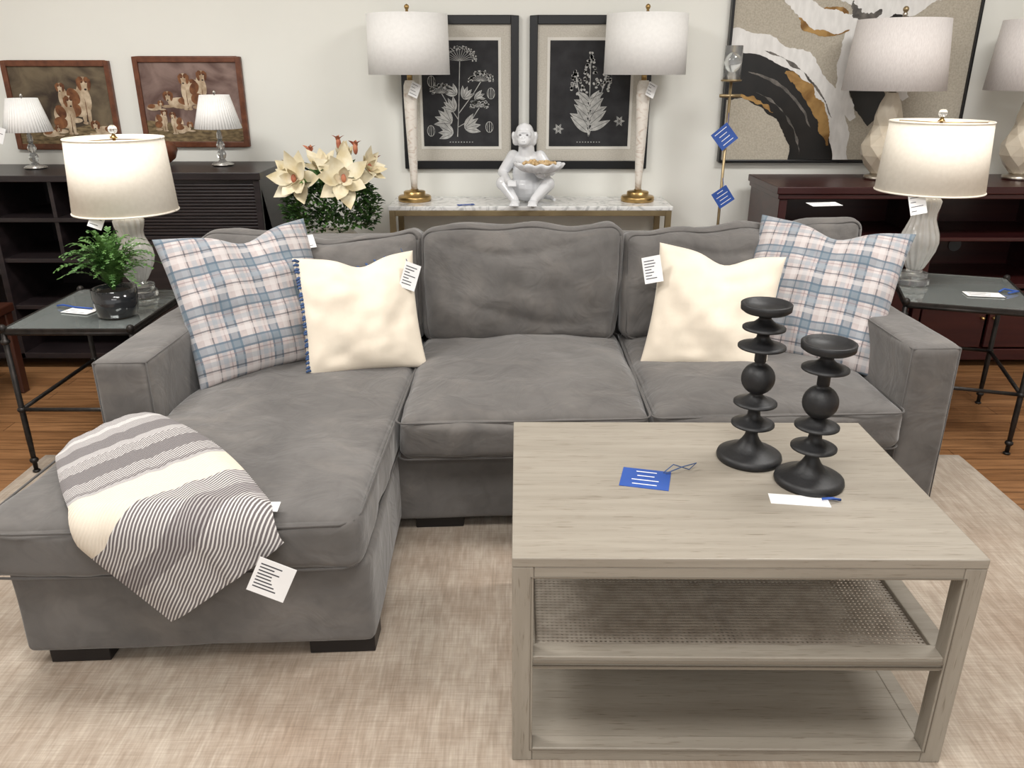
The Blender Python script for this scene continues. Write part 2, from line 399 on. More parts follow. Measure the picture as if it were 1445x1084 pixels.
def backc(name,s0,s1,lean,top,seed,zr=0,slump=.018,eL=0,eR=0,tilt=0):
    w=s1-s0; M=Matrix.Translation(((s0+s1)/2,1.205,ZT+.005))@Matrix.Rotation(math.radians(zr),4,'Y')@Matrix.Rotation(math.radians(-lean),4,'X')
    r=.055; T=.20
    def fn(v):
        v=v.copy(); k=max(0,v.z)/.45
        e=min(1,abs(v.x)/(w/2))
        kk=sm(.215,.27,v.z)
        if v.x<0: v.x-=eL*kk*e
        else: v.x+=eR*kk*e
        v.z+=tilt*(v.x/(w/2))*k**2
        v.z-= slump*math.exp(-(v.x/(w*.36))**2)*k**2+ .009*math.sin(v.x*10+seed)*k+.006*math.sin(v.x*23+seed*2)*k**2
        v.x+= .014*math.sin(v.z*8+seed)*(1 if v.x>0 else -.6)*e*(0 if (eL or eR) else 1)
        v.y+= .026*noise.noise(Vector((v.x*4+seed,v.z*5,0)))+.012*noise.noise(Vector((v.x*13+seed,v.z*9,2)))
        if v.y<.08:
            v.y+= .013*math.exp(-((v.z-top*.82-.04*math.sin(v.x*7+seed))/.016)**2)*(1-e**2)
            v.y+= .008*math.exp(-((v.z-top*.30-.06*math.sin(v.x*5+seed*2))/.02)**2)*(1-e**2)
            v.y-= .012*(1-e**2)*math.exp(-((v.z-top*.45)/.12)**2)
        return v
    softbox(name,-w/2,w/2,0,T,0,top,r,suede,sofa,puff=(.006,.048,.006),wr=.009,wf=6,fn=fn,seed=seed,M=M,cuts=48)
    i=r*.27; pts=[(p[0],p[1]) for p in rr_loop(-w/2+i,w/2-i,i,top-i,0,.035)]
    dense=[]
    for (a,b) in zip(pts,pts[1:]):
        L=math.hypot(b[0]-a[0],b[1]-a[1]); n=max(1,int(L/.02))
        for k in range(n): dense.append((a[0]+(b[0]-a[0])*k/n,a[1]+(b[1]-a[1])*k/n))
    dense.append(pts[-1])
    for yy in (i,T-i): pipe.tube([M@fn(Vector((x,yy,z))) for x,z in dense],.0042,n=6)
backc('back_cushion_1',AW+.01,CW-.005,11,.452,1,0,.034,.14,0,.0)
backc('back_cushion_2',CW-.005,CW+S2-.010,10,.470,5,0,.016)
backc('back_cushion_3',CW+S2+.005,SW-AW-.005,10,.462,11,0,.022,0,.15,.014)
mb=pipe
def dens(lp,step=.05):
    out=[]
    for a,b in zip(lp,lp[1:]):
        a=Vector(a);b=Vector(b);n=max(1,int((b-a).length/step))
        for k in range(n): out.append(a.lerp(b,k/n))
    out.append(Vector(lp[-1])); return out
for z,e in ((ZT-.012,.003),(ZB+.015,.001)):
    mb.tube(dens(rr_loop(CW-e,CW+S2+e,TF-.045-e,1.36,z+.009,.035)),.003,n=6)
    mb.tube(dens(rr_loop(CW+S2+.01-e,SW-AW-.004+e,TF-.045-e,1.36,z+.009,.035)),.003,n=6)
    pts=[(CW-.012+e,1.3,z),(CW-.012+e,.8,z),(CW-.012+e,.3,z),(CW-.012+e,C0+.02,z),(CW-.02,C0-.018,z),(CW-.05,C0-.035-e,z)]
    pts+=[(x,C0-.035-e-.004,z) for x in (.7,.5,.3,.1)]+[(.03,C0-.033-e,z),(-.004,C0-.015,z),(-.013-e,C0+.03,z),(-.013-e,.25,z),(-.013-e,.48,z)]
    mb.tube(dens(pts),.0032,n=6)
for x0,x1 in ((0,AW),(SW-AW,SW)):
    pts=[(x0+.005,TF+.9,.627),(x0+.005,TF+.005,.627),(x1-.005,TF+.005,.627),(x1-.005,TF+.9,.627)]
    for p,q in zip(pts,pts[1:]): mb.tube(dens([p,q]),.0024,n=6)
    for x in (x0+.005,x1-.005): mb.tube([(x,TF+.005,.05),(x,TF+.005,.627)],.0024,n=6)
mb.obj('piping',suede_pipe,sofa,smooth=True)
mb=MB()
for x0,x1,y0,y1 in ((.07,.22,C0+.02,C0+.11),(CW-.17,CW+.0,C0+.02,C0+.11),(CW+.03,CW+.19,TF+.06,TF+.15),(SW-.2,SW-.02,TF+.05,TF+.15),(.03,.18,1.38,1.5),(SW-.2,SW-.02,1.38,1.5)):
    mb.box(x0,x1,y0,y1,0,.05)
mb.obj('legs',blackwood,sofa,bevel=.003)
for c in sofa.children:
    for v in c.data.vertices: v.co.x=shr(v.co.x,v.co.y)

# ---------------------------------------------------------------- pillows
def pillow(name,c,xv,uv,w,h,T,mat,chop=.1,seed=0):
    xv=Vector(xv).normalized(); uv=Vector(uv); uv=(uv-xv*uv.dot(xv)).normalized(); nv=xv.cross(uv)
    N=40; vs=[];fs=[]
    for side in (1,-1):
        for i in range(N+1):
            for j in range(N+1):
                x=math.sin((2*i/N-1)*math.pi/2); y=math.sin((2*j/N-1)*math.pi/2)
                t=T/2*((1-x*x)**.5*(1-y*y)**.5)**.85
                ex=x*(1-.07*(1-y*y)**1.0*abs(x)); ey=y*(1-.07*(1-x*x)*abs(y))
                px=ex*w/2; py=ey*h/2
                k=((y+1)/2)**2.5
                py-=chop*h*k*math.exp(-((x-.08)/.34)**2)
                t*=1-.45*k*math.exp(-((x-.08)/.22)**2)*(1 if chop>0 else 0)
                g=noise.noise(Vector((x*2.2+seed,y*2.2,side*3)))*.30+noise.noise(Vector((x*5+seed,y*5,side)))*.12
                t*=1+g
                vs.append((px,py,side*t))
    def id(s,i,j): return s*(N+1)**2+i*(N+1)+j
    for i in range(N):
        for j in range(N):
            fs.append((id(0,i,j),id(0,i+1,j),id(0,i+1,j+1),id(0,i,j+1)))
            fs.append((id(1,i,j),id(1,i,j+1),id(1,i+1,j+1),id(1,i+1,j)))
    mb=MB(); mb.add(vs,fs); o=mb.obj(name,mat,None,smooth=True)
    R=Matrix((xv,uv,nv)).transposed().to_4x4(); o.matrix_world=Matrix.Translation(c)@R
    return o,Matrix.Translation(c)@R
p1,_=pillow('plaid_throw_pillow',(-.91,2.75,.695),(.72,.60,.02),(-.15,.18,.46),.55,.53,.17,plaid,.08,1)
p2,M2=pillow('cream_throw_pillow',(-.540,2.76,.640),(.92,.30,-.0),(-.09,.17,.40),.43,.435,.16,cream,.08,3)
p3,M3=pillow('cream_throw_pillow',(.722,2.79,.640),(.92,-.26,-.06),(.10,.18,.40),.45,.46,.16,cream,.09,6)
p4,_=pillow('plaid_throw_pillow',(1.120,2.87,.69),(.80,-.48,-.04),(.17,.24,.44),.55,.55,.17,plaid,.08,9)
mb=MB(); random.seed(3)
for k in range(30):
    y=-.20+.40*k/29
    x=-.200+.010*(1-(y/.2)**2)
    a=random.uniform(-.9,.9)
    mb.tube([(x+.006,y,.012),(x-.008,y+.006*a,.022),(x-.016,y-.005+.008*a,.024+.006*a)],[.005,.0055,.003],n=6)
for k in range(14):
    x=-.2+.40*k/13
    a=random.uniform(-.9,.9); y=.20-.038*math.exp(-(x/.085)**2)
    mb.tube([(x,y,-.01),(x+.004*a,y+.010,-.015),(x+.01*a,y+.014,-.02)],[.004,.0045,.002],n=6)
o=mb.obj('fringe',bluefr,None,smooth=True); o.matrix_world=M2; keep(o,p2)
tag(p2,(-.365,2.81,.765),(75,25,25),.062,.095,lines=7,string=([(-.41,2.93,.84),(-.38,2.86,.81)],bluefr))
tag(p3,(.505,2.83,.785),(75,-15,-20),.068,.095,lines=7)
tag(p1,(-.755,2.96,.86),(60,0,40),.05,.05,lines=2)
tag(p4,(1.39,2.95,.82),(70,-30,-30),.05,.08,lines=2)
tag(sofa,(1.27,3.30,.945),(5,0,10),.13,.06,lines=2)

# ---------------------------------------------------------------- throw
def build_throw():
    P1=(.015,.27);P2=(.16,.505);P3=(.72,-.115);P4=(.44,-.325)
    NU,NV=70,34; vs=[];uvs=[]
    r=.03; tf=C0-.012
    for i in range(NU+1):
        for j in range(NV+1):
            u=i/NU; v=j/NV
            a=(P1[0]*(1-v)+P2[0]*v, P1[1]*(1-v)+P2[1]*v); b=(P4[0]*(1-v)+P3[0]*v,P4[1]*(1-v)+P3[1]*v)
            s=a[0]*(1-u)+b[0]*u; t=a[1]*(1-u)+b[1]*u
            s+= -.02*math.sin(math.pi*u)*(1-v)**2 + .03*math.sin(math.pi*u)*v**2
            t+= .03*math.sin(math.pi*u)*v**2
            e=abs(2*v-1)
            if u<.12: 
                k=(1-u/.12)**2*e**3*.05; s+=k*.6; t-=k*.6
            off=.016+.014*(1-e**6)
            w=noise.noise(Vector((v*4,u*1.6,1)))*.009+noise.noise(Vector((v*9,u*2,4)))*.005
            w+=.006*math.exp(-((v-.62-.05*math.sin(u*3))/.05)**2)
            off+=w
            zt=ztop(s,max(t,C0+.06))
            ov=tf-t
            if ov<=0: p=(s,t,zt+off)
            else:
                z0=zt-.006
                if ov<r*math.pi/2:
                    an=ov/r; p=(s,tf-(r+off)*math.sin(an),z0-r+(r+off)*math.cos(an)+.006*(1-an/(math.pi/2)))
                else:
                    p=(s,tf-(r+off),z0-r-(ov-r*math.pi/2))
            vs.append(p); uvs.append((u,v))
    fs=[];
    for i in range(NU):
        for j in range(NV):
            q=i*(NV+1)+j; fs.append((q,q+NV+1,q+NV+2,q+1))
    me=bpy.data.meshes.new('throw_blanket'); me.from_pydata([sofaW(*p) for p in vs],[],fs)
    ul=me.uv_layers.new(name='UVMap')
    for l in me.loops: ul.data[l.index].uv=uvs[l.vertex_index]
    o=finish('throw_blanket',me,throwm,None,True)
    md=o.modifiers.new('s','SOLIDIFY'); md.thickness=.016; md.offset=1
    md=o.modifiers.new('b','BEVEL'); md.width=.006; md.segments=2; md.limit_method='ANGLE'
    return o
thr=build_throw()
tag(thr,(-.558,1.565,.35),(82,25,0),.09,.09,lines=8)
tag(thr,(-.585,1.685,.474),(10,0,0),.05,.035,lines=1)

# ---------------------------------------------------------------- coffee table
ct=group('coffee_table',(0.0,1.362,0.012),-.4)
W,Dp,H=.953,.668,.532
L=.044
mb=MB()
mb.box(0,W,0,Dp,H-.022,H)
for z0,z1 in ((H-.048,H-.0221),(0,.035)):
    for y in (.002,Dp-L+.002): mb.box(L,W-L,y,y+L-.006,z0,z1)
    for x in (.002,W-L+.004): mb.box(x,x+L-.006,L,Dp-L,z0,z1)
mb.box(L-.01,W-L+.01,L-.02,Dp-L+.01,.012,.033)
ZM=.250
for y0,y1 in ((.006,.05),(Dp-.05,Dp-.006)): mb.box(L-.01,W-L+.01,y0,y1,ZM,ZM+.034)
for x0,x1 in ((.006,.05),(W-.05,W-.006)): mb.box(x0,x1,L,Dp-L,ZM,ZM+.034)
mb.box(.46,.50,.05,Dp-.05,ZM+.004,ZM+.018)
mb.obj('top_and_shelves',oak,ct,bevel=.0025)
mb=MB()
for x in (0,W-L):
    for y in (.0,Dp-L): mb.box(x,x+L,y+.001,y+L-.001,.0,H-.022)
mb.obj('legs',oakv,ct,bevel=.0025)
mb=MB()
mb.box(L+.0,W-L,-.0015,.004,ZM+.010,ZM+.0125); mb.box(L,W-L,-.0015,.008,ZM+.022,ZM+.0245)
for x0,x1 in ((L-.006,L-.0045),(W-L+.0045,W-L+.006)): mb.box(x0,x1,-.001,.004,.03,H-.046)
mb.box(L-.006,W-L+.006,-.001,.004,H-.0475,H-.046)
mb.box(L-.006,W-L+.006,-.001,.004,.0305,.032)
mb.obj('groove_lines',pm('groove_wood',(.16,.135,.105),rough=.6),ct)
mb=MB(); x=.05
while x<W-.05:
    mb.box(x,x+.0056,.045,Dp-.045,ZM+.0215,ZM+.0230); x+=.0105
y=.05
while y<Dp-.05:
    mb.box(.045,W-.045,y,y+.0056,ZM+.0222,ZM+.0238); y+=.0105
mb.obj('cane_shelf',oakdark,ct)

def candlestick(x,y,kind):
    g=group('candlestick',(x,y,.5452),0)
    def disc(z,r): return [(.014,z-.014),(.020,z-.008),(r*.7,z-.003),(r,z+.001),(r,z+.005),(r*.8,z+.008),(.026,z+.015),(.016,z+.024)]
    P=[(.0,0),(.078,0),(.080,.006),(.078,.014),(.070,.019),(.05,.026),(.034,.036),(.022,.052),(.016,.064)]
    R=.040
    if kind==0:
        P+=disc(.092,.052)+disc(.148,.052)+[(.013,.176)]
        c=.214
        P+=[(R*math.sin(a),c-R*math.cos(a)) for a in [math.radians(d) for d in range(20,165,12)]]
        P+=[(.014,.258)]+disc(.292,.056)+disc(.338,.050)
        P+=[(.014,.366),(.022,.374),(.050,.380),(.058,.386),(.059,.400),(.056,.402),(.051,.401),(.048,.392),(.0,.390)]
    else:
        P+=disc(.088,.052)+disc(.142,.050)
        c=.204
        P+=[(.013,.168)]+[(R*math.sin(a),c-R*math.cos(a)) for a in [math.radians(d) for d in range(20,165,12)]]
        P+=[(.014,.246)]+disc(.282,.052)
        P+=[(.014,.312),(.022,.320),(.050,.326),(.059,.332),(.060,.346),(.057,.348),(.052,.347),(.049,.338),(.0,.336)]
    m=MB(); m.lathe(P,n=48); m.obj('turned_body',matteblack,g,smooth=True)
    return g
c0=candlestick(.594,1.805,0); c1=candlestick(.701,1.680,1)
TT=.5447
tag(None,(.318,1.695,TT),(0,0,-14),.115,.095,bluec,4,paper,'blue_price_tag',string=([(.365,1.72,TT+.003),(.39,1.73,TT+.02),(.43,1.735,TT+.004),(.45,1.75,TT+.014),(.41,1.725,TT+.016),(.37,1.715,TT+.004)],bluefr))
pt=tag(None,(.65,1.592,TT),(0,0,-8),.13,.045,paper,0,None,'paper_tag')
mb=MB(); mb.tube([(.70,1.59,TT+.005),(.72,1.58,TT+.012),(.74,1.585,TT+.005),(.715,1.595,TT+.004)],.003,n=6); keep(mb.obj('blue_ribbon',bluec,None,smooth=True),pt)

# ---------------------------------------------------------------- end tables
def end_table(loc,rz,w,d,h):
    g=group('glass_end_table',loc,rz)
    m=MB(); r=.008
    for x in (0,w):
        for y in (0,d):
            m.tube([(x,y,0),(x,y,h*.25),(x,y,h-.02)],[.008,.011,.010],n=10)
            for z in (.26,h-.05,.05): m.ell((x,y,z),(.016,.016,.012))
            m.ell((x,y,h-.0),(.015,.015,.015)); m.ell((x,y,.006),(.014,.014,.006))
    for z in (h-.018,.26):
        m.tube([(0,0,z),(w,0,z)],r,n=8); m.tube([(0,d,z),(w,d,z)],r,n=8); m.tube([(0,0,z),(0,d,z)],r,n=8); m.tube([(w,0,z),(w,d,z)],r,n=8)
    m.obj('iron_frame',iron,g,smooth=True)
    m=MB(); m.box(.004,w-.004,.004,d-.004,h-.010,h-.002); m.obj('glass_top',mirror,g)
    m=MB(); 
    m.box(-.006,w+.006,-.006,.004,h-.018,h); m.box(-.006,w+.006,d-.004,d+.006,h-.018,h); m.box(-.006,.004,0,d,h-.018,h); m.box(w-.004,w+.006,0,d,h-.018,h)
    m.obj('rim',iron,g,bevel=.002)
    return g
end_table((-1.83,2.75,0.012),0,.46,.56,.576)
end_table((1.56,3.07,0),-18,.47,.56,.60)

def table_lamp(name,loc,zs0,zs1,r0,r1):
    g=group(name,loc,0)
    m=MB()
    m.lathe([(.066,0),(.068,.004),(.066,.022),(.05,.024),(.05,.028),(.058,.030),(.058,.048),(.035,.052),(.03,.062)],n=40)
    m.obj('crystal_base',crystal,g,smooth=False)
    m=MB(); hb=zs0-.015
    P=[(.028,.060),(.036,.070),(.050,.10),(.066,.14),(.073,.175),(.070,.205),(.058,.235),(.048,.262),(.047,.285),(.053,.31),(.056,.335)]
    k=(hb-.06)/.30
    P=[(r,.06+(z-.06)*k) for r,z in P]; P+=[(.045,P[-1][1]+.015),(.02,P[-1][1]+.03),(.0,P[-1][1]+.032)]
    m.lathe(P,n=120,flute=.06,nf=14,twist=1.2); m.obj('fluted_body',glassw,g,smooth=True)
    m=MB(); m.tube([(0,0,hb),(0,0,zs1+.02)],.006); m.lathe([(.012,0),(.012,.05)],c=(0,0,hb),n=16)
    m.lathe([(.016,0),(.01,.006),(.006,.014)],c=(0,0,zs1),n=16)
    for a in range(3):
        an=a*2.094; m.tube([(0,0,zs1-.004),(r1*math.cos(an),r1*math.sin(an),zs1-.004)],.002,n=6)
    m.obj('brass_stem',brass,g,smooth=True)
    m=MB(); m.ell((0,0,zs1+.032),(.017,.017,.017)); m.obj('crystal_finial',crystal,g,smooth=True)
    m=MB(); m.lathe([(r0,zs0),(r1,zs1)],n=64,cap=False); o=m.obj('drum_shade',shadew,g,smooth=True)
    md=o.modifiers.new('s','SOLIDIFY'); md.thickness=.003
    m=MB()
    for r,z in ((r0,zs0),(r1,zs1)):
        m.tube([(r*math.cos(a*math.pi/32),r*math.sin(a*math.pi/32),z) for a in range(65)],.0035,n=6)
    m.obj('shade_trim',shadew,g,smooth=True)
    li=bpy.data.lights.new('bulb','POINT'); li.energy=.8; li.color=(1,.86,.68); li.shadow_soft_size=.04
    lo=bpy.data.objects.new('bulb',li); COL.objects.link(lo); lo.parent=g; lo.location=(0,0,(zs0+zs1)/2)
    return g
tl1=table_lamp('table_lamp',(-1.525,3.20,.590),.345,.620,.194,.178)
tl2=table_lamp('table_lamp',(1.715,3.36,.602),.39,.66,.207,.190)
tag(tl1,(-1.56,3.03,.93),(75,25,20),.05,.07,lines=3)
tag(tl2,(1.60,3.20,.96),(75,-15,-20),.06,.08,lines=4)

# fern
g=group('potted_fern',(-1.49,2.92,.590))
m=MB(); m.lathe([(.062,0),(.070,.004),(.078,.05),(.080,.105),(.074,.105),(.070,.085),(0,.085)],n=36); m.obj('pot',potm,g,smooth=True)
m=MB(); m.ell((0,0,.085),(.069,.069,.012)); m.obj('soil',soil,g,smooth=True)
random.seed(11); m=MB()
for k in range(130):
    az=random.uniform(0,6.283); rad=random.uniform(.04,.19); hgt=random.uniform(.12,.24)*(1.12-rad*1.6)
    pts=[]
    for i in range(15):
        q=i/14; pts.append(Vector((math.cos(az)*rad*(q**1.2),math.sin(az)*rad*(q**1.2),.09+hgt*(1-(1-q)**2)-.04*q**3*(rad/.15))))
    m.tube(pts,.0012,n=4)
    side=Vector((-math.sin(az),math.cos(az),0))
    for i in range(2,15):
        l=.020*(1-(i/15)**2)+.005
        for sg in (1,-1):
            b=pts[i]; tdir=(pts[i]-pts[i-1]).normalized(); d=(side*sg+tdir*.5).normalized()
            up=Vector((0,0,1))*.003*random.uniform(-1,1)
            m.add([b-tdir*.003,b+d*l*.5-tdir*.004+up,b+d*l+up,b+d*l*.5+tdir*.004+up,b+tdir*.003],[(0,1,2,3,4)])
m.obj('fronds',leafg,g)

# ---------------------------------------------------------------- console + lamps
cx0,cx1,cy0,cy1,cz=-.64,.83,4.17,4.53,.80
g=group('console_table',(0,0,0))
MB().box(cx0,cx1,cy0,cy1,cz-.022,cz).obj('marble_top',marble,g,bevel=.004)
m=MB()
for x in (cx0+.005,cx1-.035):
    for y in (cy0+.005,cy1-.035): m.box(x,x+.03,y,y+.03,0,cz-.022)
for y in (cy0+.005,cy1-.035):
    m.box(cx0+.035,cx1-.035,y,y+.03,cz-.05,cz-.0225); m.box(cx0+.035,cx1-.035,y,y+.03,.12,.145)
for x in (cx0+.005,cx1-.035):
    m.box(x,x+.03,cy0+.035,cy1-.035,cz-.05,cz-.0225); m.box(x,x+.03,cy0+.035,cy1-.035,.12,.145)
m.obj('brass_frame',gold,g,bevel=.002)
MB().box(cx0+.03,cx1-.03,cy0+.03,cy1-.03,.125,.14).obj('lower_shelf',marble,g)
def console_lamp(x,y):
    g=group('marble_table_lamp',(x,y,cz))
    m=MB(); m.lathe([(.0,0),(.086,0),(.088,.006),(.088,.022),(.084,.028),(.058,.030),(.058,.048),(.054,.052),(.022,.054),(.020,.062)],n=40)
    m.tube([(0,0,.60),(0,0,.935)],.006)
    m.lathe([(.014,0),(.014,.05)],c=(0,0,.60),n=16)
    m.lathe([(.01,0),(.006,.012),(.010,.018),(.013,.026),(.010,.034),(0,.04)],c=(0,0,.92),n=16)
    for a in range(3):
        an=a*2.094; m.tube([(0,0,.905),(.2*math.cos(an),.2*math.sin(an),.905)],.002,n=6)
    m.obj('brass_base_and_stem',brass,g,smooth=True)
    m=MB(); m.lathe([(.016,.060),(.019,.12),(.025,.25),(.031,.40),(.035,.53),(.033,.58),(.024,.605),(0,.606)],n=28); m.obj('marble_column',marblec,g,smooth=True)
    m=MB(); m.lathe([(.206,.632),(.201,.912)],n=64,cap=False); o=m.obj('drum_shade',shade,g,smooth=True)
    md=o.modifiers.new('s','SOLIDIFY'); md.thickness=.003
    tag(g,(x+.03,y-.06,1.36),(80,25,20),.05,.07,lines=4)
console_lamp(-.522,4.37); console_lamp(.672,4.36)

# monkey
g=group('monkey_figurine',(.075,4.30,cz+.001),-6)
m=MB()
m.ell((0,.03,.075),(.095,.085,.075)); m.ell((0,.025,.15),(.078,.068,.085)); m.ell((0,.012,.215),(.074,.060,.055))
m.cap((0,.0,.24),(0,-.01,.29),.045,.04)
H0=Vector((-.008,-.025,.335))
def hd(p,r): m.ell(H0+Vector(p),r)
hd((0,0,0),(.056,.054,.054)); hd((0,.0,.03),(.045,.045,.038)); hd((0,-.042,-.018),(.034,.026,.026)); hd((0,-.055,-.026),(.026,.022,.018))
hd((-.019,-.040,.012),(.020,.014,.018)); hd((.019,-.040,.012),(.020,.014,.018)); hd((0,-.044,.026),(.036,.012,.008)); hd((0,-.054,-.004),(.009,.014,.012))
hd((-.058,.004,.004),(.010,.018,.022)); hd((.058,.004,.004),(.010,.018,.022)); hd((-.045,.0,-.02),(.018,.02,.024)); hd((.045,0,-.02),(.018,.02,.024)); hd((0,-.006,.056),(.02,.026,.014))
for sx in (-1,1):
    m.cap((sx*.055,.02,.055),(sx*.118,-.055,.105),.050,.036); m.cap((sx*.118,-.055,.105),(sx*.050,-.115,.030),.034,.022)
    m.ell((sx*.045,-.135,.018),(.026,.045,.016))
    for k in range(5):
        m.cap((sx*(.028+k*.009),-.165,.014),(sx*(.026+k*.0105),-.185,.010),.0065,.0055)
m.cap((-.070,.005,.235),(-.125,-.005,.155),.033,.026); m.cap((-.125,-.005,.155),(-.085,-.090,.120),.025,.018)
m.ell((-.072,-.108,.117),(.022,.022,.014))
for k in range(4): m.cap((-.082+k*.012,-.122,.118),(-.078+k*.012,-.142,.102),.0062,.005)
m.cap((-.052,-.105,.122),(-.044,-.122,.126),.006,.005)
m.cap((.070,.005,.235),(.128,-.010,.165),.033,.026); m.cap((.128,-.010,.165),(.090,-.085,.150),.025,.018)
m.ell((.080,-.098,.152),(.022,.022,.014))
for k in range(4): m.cap((.066+k*.012,-.112,.155),(.066+k*.012,-.134,.166),.0062,.005)
m.cap((.058,-.095,.156),(.048,-.108,.168),.006,.005)
m.tube([(0,.08,.03),(.07,.11,.02),(.13,.07,.016),(.15,.01,.014)],[.018,.014,.012,.009],n=10)
o=m.obj('body',ceram,g,smooth=True)
md=o.modifiers.new('r','REMESH'); md.mode='VOXEL'; md.voxel_size=.0035; md.use_smooth_shade=True
md=o.modifiers.new('s','SMOOTH'); md.factor=.5; md.iterations=3
m=MB()
for sx in (-1,1): m.ell(H0+Vector((sx*.018,-.0535,.013)),(.006,.003,.005))
for sx in (-1,1): m.ell(H0+Vector((sx*.005,-.0775,-.018)),(.002,.002,.002))
m.tube([H0+Vector((x,-.0765+abs(x)*.5,-.034)) for x in (-.016,-.008,0,.008,.016)],.0012,n=5)
m.obj('face_details',pm('glaze_grey',(.25,.25,.26),rough=.4),g,smooth=True)
m=MB(); n=72; vs=[];fs=[]
rings=[(.01,0),(.05,.003),(.09,.014),(.115,.032),(.125,.048)]
for r,z in rings:
    for j in range(n):
        a=2*math.pi*j/n; k=r/.125; rr=r*(1+.06*k*math.cos(12*a)); vs.append((.075+rr*math.cos(a),-.118+rr*.62*math.sin(a),.165+z+.005*k*math.sin(12*a)))
for i in range(4):
    for j in range(n): fs.append((i*n+j,i*n+(j+1)%n,(i+1)*n+(j+1)%n,(i+1)*n+j))
fs.append(tuple(range(n)))
m.add(vs,fs); o=m.obj('shell_bowl',ceram,g,smooth=True); md=o.modifiers.new('s','SOLIDIFY'); md.thickness=.004
m=MB(); random.seed(4)
for k in range(46):
    a=random.uniform(0,6.28); r=random.uniform(0,1)**.5*.085
    m.ell((.075+r*math.cos(a),-.118+r*.55*math.sin(a),.212+random.uniform(0,.018)*(1-r/.1)),(.0105,)*3,n=10,m=8)
m.obj('wooden_beads',bead,g,smooth=True)
tag(None,(-.24,4.21,cz+.0035),(3,0,20),.09,.03,bluec,2,paper,'blue_price_tag')

# ---------------------------------------------------------------- magnolia arrangement
MX=-.915
g=group('side_stool',(MX,4.12,0))
m=MB(); m.lathe([(.19,0),(.20,.01),(.20,.03),(.06,.05),(.05,.3),(.06,.50),(.15,.52),(.155,.525),(.155,.545),(0,.545)],n=40); m.obj('pedestal',espresso,g,smooth=True)
g=group('magnolia_arrangement',(MX,4.12,.546))
m=MB(); m.lathe([(0,0),(.08,0),(.11,.06),(.12,.12),(.10,.14),(.09,.13),(0,.13)],n=32); m.obj('vase',ceramc,g,smooth=True)
random.seed(21); m=MB()
def leaf(mb,p,d,l,w,up=None,mi=0,cup=.15,prof=(0,.55,.9,1,.85,.5,.04)):
    d=Vector(d).normalized(); up=up or Vector((random.uniform(-.5,.5),random.uniform(-.5,.5),1)); s=d.cross(up)
    if s.length<1e-3: s=Vector((1,0,0))
    s.normalize(); nn=s.cross(d).normalized()
    p=Vector(p); vs=[];fs=[]
    for i,k in enumerate(prof):
        q=i/6; c=p+d*l*q+nn*(cup*l*math.sin(q*3.1))
        for t in (-1,-.5,0,.5,1): vs.append(c+s*w*.5*k*t+nn*abs(cup)*l*.5*(t*t)*k)
    for i in range(6):
        for j in range(4): fs.append((i*5+j,i*5+j+1,(i+1)*5+j+1,(i+1)*5+j))
    mb.add(vs,fs,mi)
for k in range(1900):
    a=random.uniform(0,6.28); ph=random.uniform(-.9,1.2); r=random.uniform(.65,1)
    p=Vector((math.cos(a)*.245*r*math.cos(ph*.8)+.01,math.sin(a)*.17*r*math.cos(ph*.8)-.05,.27+.15*math.sin(ph)*r))
    d=Vector((math.cos(a),math.sin(a)*.7-.3,random.uniform(-.3,.9)))
    leaf(m,p,d,random.uniform(.022,.04),random.uniform(.014,.024),mi=random.choice((0,0,1)))
for k in range(30):
    a=random.uniform(0,6.28)
    p=Vector((math.cos(a)*.12+.01,math.sin(a)*.10-.03,.36)); leaf(m,p,(math.cos(a),math.sin(a)*.6-.2,random.uniform(.2,.9)),.15,.05,mi=k%2)
m.obj('foliage',[leafg,leafd],g,smooth=True)
m=MB()
pp=(.12,.6,.95,1,.8,.42,.02)
def magnolia(c,d,sz,n=9,openness=.9):
    c=Vector(c); d=Vector(d).normalized(); q=d.to_track_quat('Z','Y')
    for ring,(nn,op,ll) in enumerate(((5,openness,1),(5,openness*.72,.9),(3,openness*.35,.6))):
        for k in range(nn):
            a=6.283*k/nn+ring*.63+random.uniform(-.2,.2); o2=op+random.uniform(-.15,.2)
            dv=q@Vector((math.cos(a)*math.sin(o2),math.sin(a)*math.sin(o2),math.cos(o2)))
            leaf(m,c,dv,sz*ll*random.uniform(.85,1.15),sz*.56*ll,up=-(q@Vector((math.cos(a)*math.cos(o2),math.sin(a)*math.cos(o2),-math.sin(o2)))) ,cup=-.10,prof=pp)
    m.ell(c+d*sz*.14,(.012,.012,.02),mi=1)
for c,d,s,o in (((-.12,-.19,.42),(-.35,-1,.35),.145,1.35),((.11,-.20,.42),(.25,-1,.45),.15,1.35),((.0,-.12,.47),(-.1,-.5,1),.11,.95),((.21,-.10,.46),(.9,-.5,.5),.10,1.0),((.08,-.06,.50),(.3,-.3,1),.09,.55),((-.18,-.10,.44),(-.9,-.4,.5),.085,.9)):
    magnolia(c,d,s,openness=o)
for c in ((.07,-.06,.575),(.15,-.06,.55),(-.07,-.08,.53),(.24,-.05,.48)):
    m.ell(c,(.012,.012,.028),mi=1)
    for k in range(4): leaf(m,c,(math.cos(k*1.6),math.sin(k*1.6),1.2),.05,.022,mi=1)
m.obj('blossoms',[petal,redpet],g,smooth=True)

